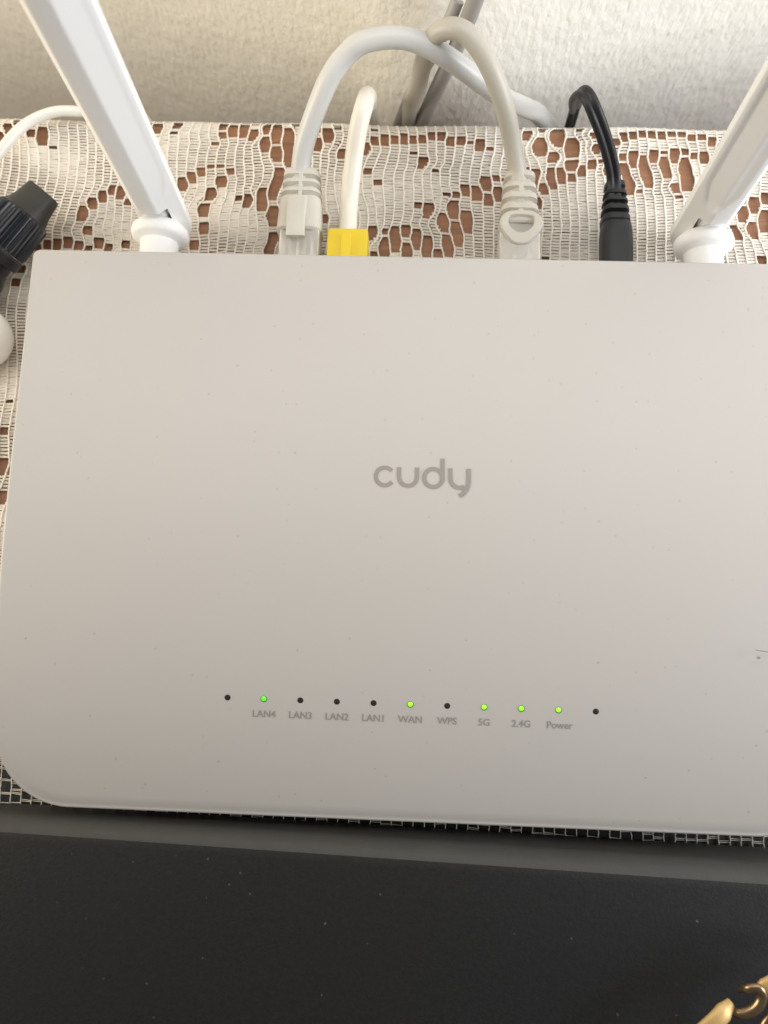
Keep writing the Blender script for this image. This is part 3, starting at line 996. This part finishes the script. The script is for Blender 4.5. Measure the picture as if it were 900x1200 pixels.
v, f = lathe([(-.0040, .0070), (-.0128, .0079)] and [(.0, .0080), (.0006, .0083), (.0030, .0083), (.0036, .0079)], sh - ax * .0164, ax, 60)
mesh_obj('seal_ring', v, f, M['cap_black'], bt, True, 30)
v, f = lathe([(0, .006), (.001, .0085), (.03, .0088), (.034, .0085), (.038, .0070), (.0405, .0070)], sh - ax * .0570, ax, 60)
mesh_obj('bottle_body', v, f, M['cap_black'], bt, True, 30)

# ---------------------------------------------------------------- white rounded thing at the left
pr = [(0, .0)]
prof = [(-.055, .0080), (-.0545, .0088)] + [(d, .0092) for d in np.linspace(-.05, -.004, 6)]
for k in range(1, 12):
    a = math.radians(90 * k / 12)
    prof.append((-.004 + .0085 * math.sin(a), .0092 * math.cos(a)))
v, f = lathe(prof, (-.1232, -.0182, .0098), (1, 0.10, 0.0), 48)
o = mesh_obj('white_tube', v, f, M['glossy_white'], None, True, 50)
tag(o, 'glossy white round-ended tube lying at the left edge of the router', 'tube')

# ---------------------------------------------------------------- black box in front of the router
bb_ = empty('black_box', (0, -.22, 0))
tag(bb_, 'matte black plastic box lying in front of the white router', 'box')
yaw = math.radians(-.85)
prof = []
YB2, ZT = -.1536, .0192
r = .0060
pr2 = [(YB2 - .0012, .0012), (YB2 - .0004, .0020), (YB2, .0030), (YB2, .0120), (YB2 - .0001, ZT - r)]
for k in range(1, 11):
    a = math.radians(90 * k / 10)
    pr2.append((YB2 - r + r * math.cos(a), ZT - r + r * math.sin(a)))
front = [(-.335 - y, z) for y, z in reversed([(q[0] + .0, q[1]) for q in pr2])]
# profile front mirrored about y=-.2455
front = [(2 * -.2455 - y, z) for y, z in reversed(pr2)]
loop = pr2 + [(y, ZT) for y in np.linspace(-.18, -.31, 8)] + front
secs = []
for x, s in [(-.1605, .004), (-.160, .0015), (-.1585, 0)] + [(q, 0) for q in np.linspace(-.15, .15, 13)] + [(.1585, 0), (.160, .0015), (.1605, .004)]:
    ring = []
    for y, z in loop:
        y2 = -.2455 + (y + .2455) * (1 - s / .09); z2 = z if z < .004 else (z - s * .6) * (1 + 1.5 * x)
        ring.append((x * math.cos(yaw) - (y2 + .157) * math.sin(yaw), -.157 + x * math.sin(yaw) + (y2 + .157) * math.cos(yaw), z2))
    secs.append(ring)
v, f = loft(secs)
nl = len(loop)
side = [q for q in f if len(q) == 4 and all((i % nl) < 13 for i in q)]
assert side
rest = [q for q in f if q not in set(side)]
def compact(v, f):
    used = sorted({i for q in f for i in q}); m_ = {a: k for k, a in enumerate(used)}
    return [v[a] for a in used], [tuple(m_[i] for i in q) for q in f]


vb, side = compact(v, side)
v, rest = compact(v, rest)
mesh_obj('casing', v, rest, M['black_box'], bb_, True, 50)
mesh_obj('lit_edge_strip', vb, side, M['lit_edge_grey'], bb_, True, 50)  # back edge of the casing, split off to carry the painted light

# ---------------------------------------------------------------- gold bracelet on the box
br = empty('bracelet', (.086, -.18, .027))
tag(br, 'gold coloured chain bracelet resting on the corner of the black box', 'bracelet')


def link(pts, r, mat, flat=.55, name='link'):
    prof = [(math.cos(2 * math.pi * k / 20) * (1 if True else 1), flat * math.sin(2 * math.pi * k / 20)) for k in range(20)]
    v, f = tube(catmull(pts, 8), lambda t: r * min(1, .55 + 3 * min(t, 1 - t)), prof=prof)
    mesh_obj(name, v, f, mat, br, True, 60)


link([(.0590, -.2030, .0300), (.0655, -.1945, .0310), (.0712, -.1890, .0320), (.0752, -.1853, .0322), (.0788, -.1826, .0305)], .0021, M['gold'])
link([(.0782, -.1845, .0290), (.0808, -.1846, .0310), (.0836, -.1826, .0325), (.0848, -.1800, .0330), (.0838, -.1780, .0335), (.0820, -.1784, .0328), (.0812, -.1800, .0300)], .0012, M['tarnish'], .8, 'hook')
link([(.0838, -.1792, .0325), (.0868, -.1771, .0335), (.0905, -.1752, .0330), (.0950, -.1738, .0305), (.1010, -.1735, .0285)], .0020, M['gold'])
link([(.0835, -.1960, .0290), (.0850, -.1895, .0310), (.0876, -.1845, .0320), (.0915, -.1810, .0310), (.0960, -.1800, .0285)], .0017, M['tarnish'], .7)
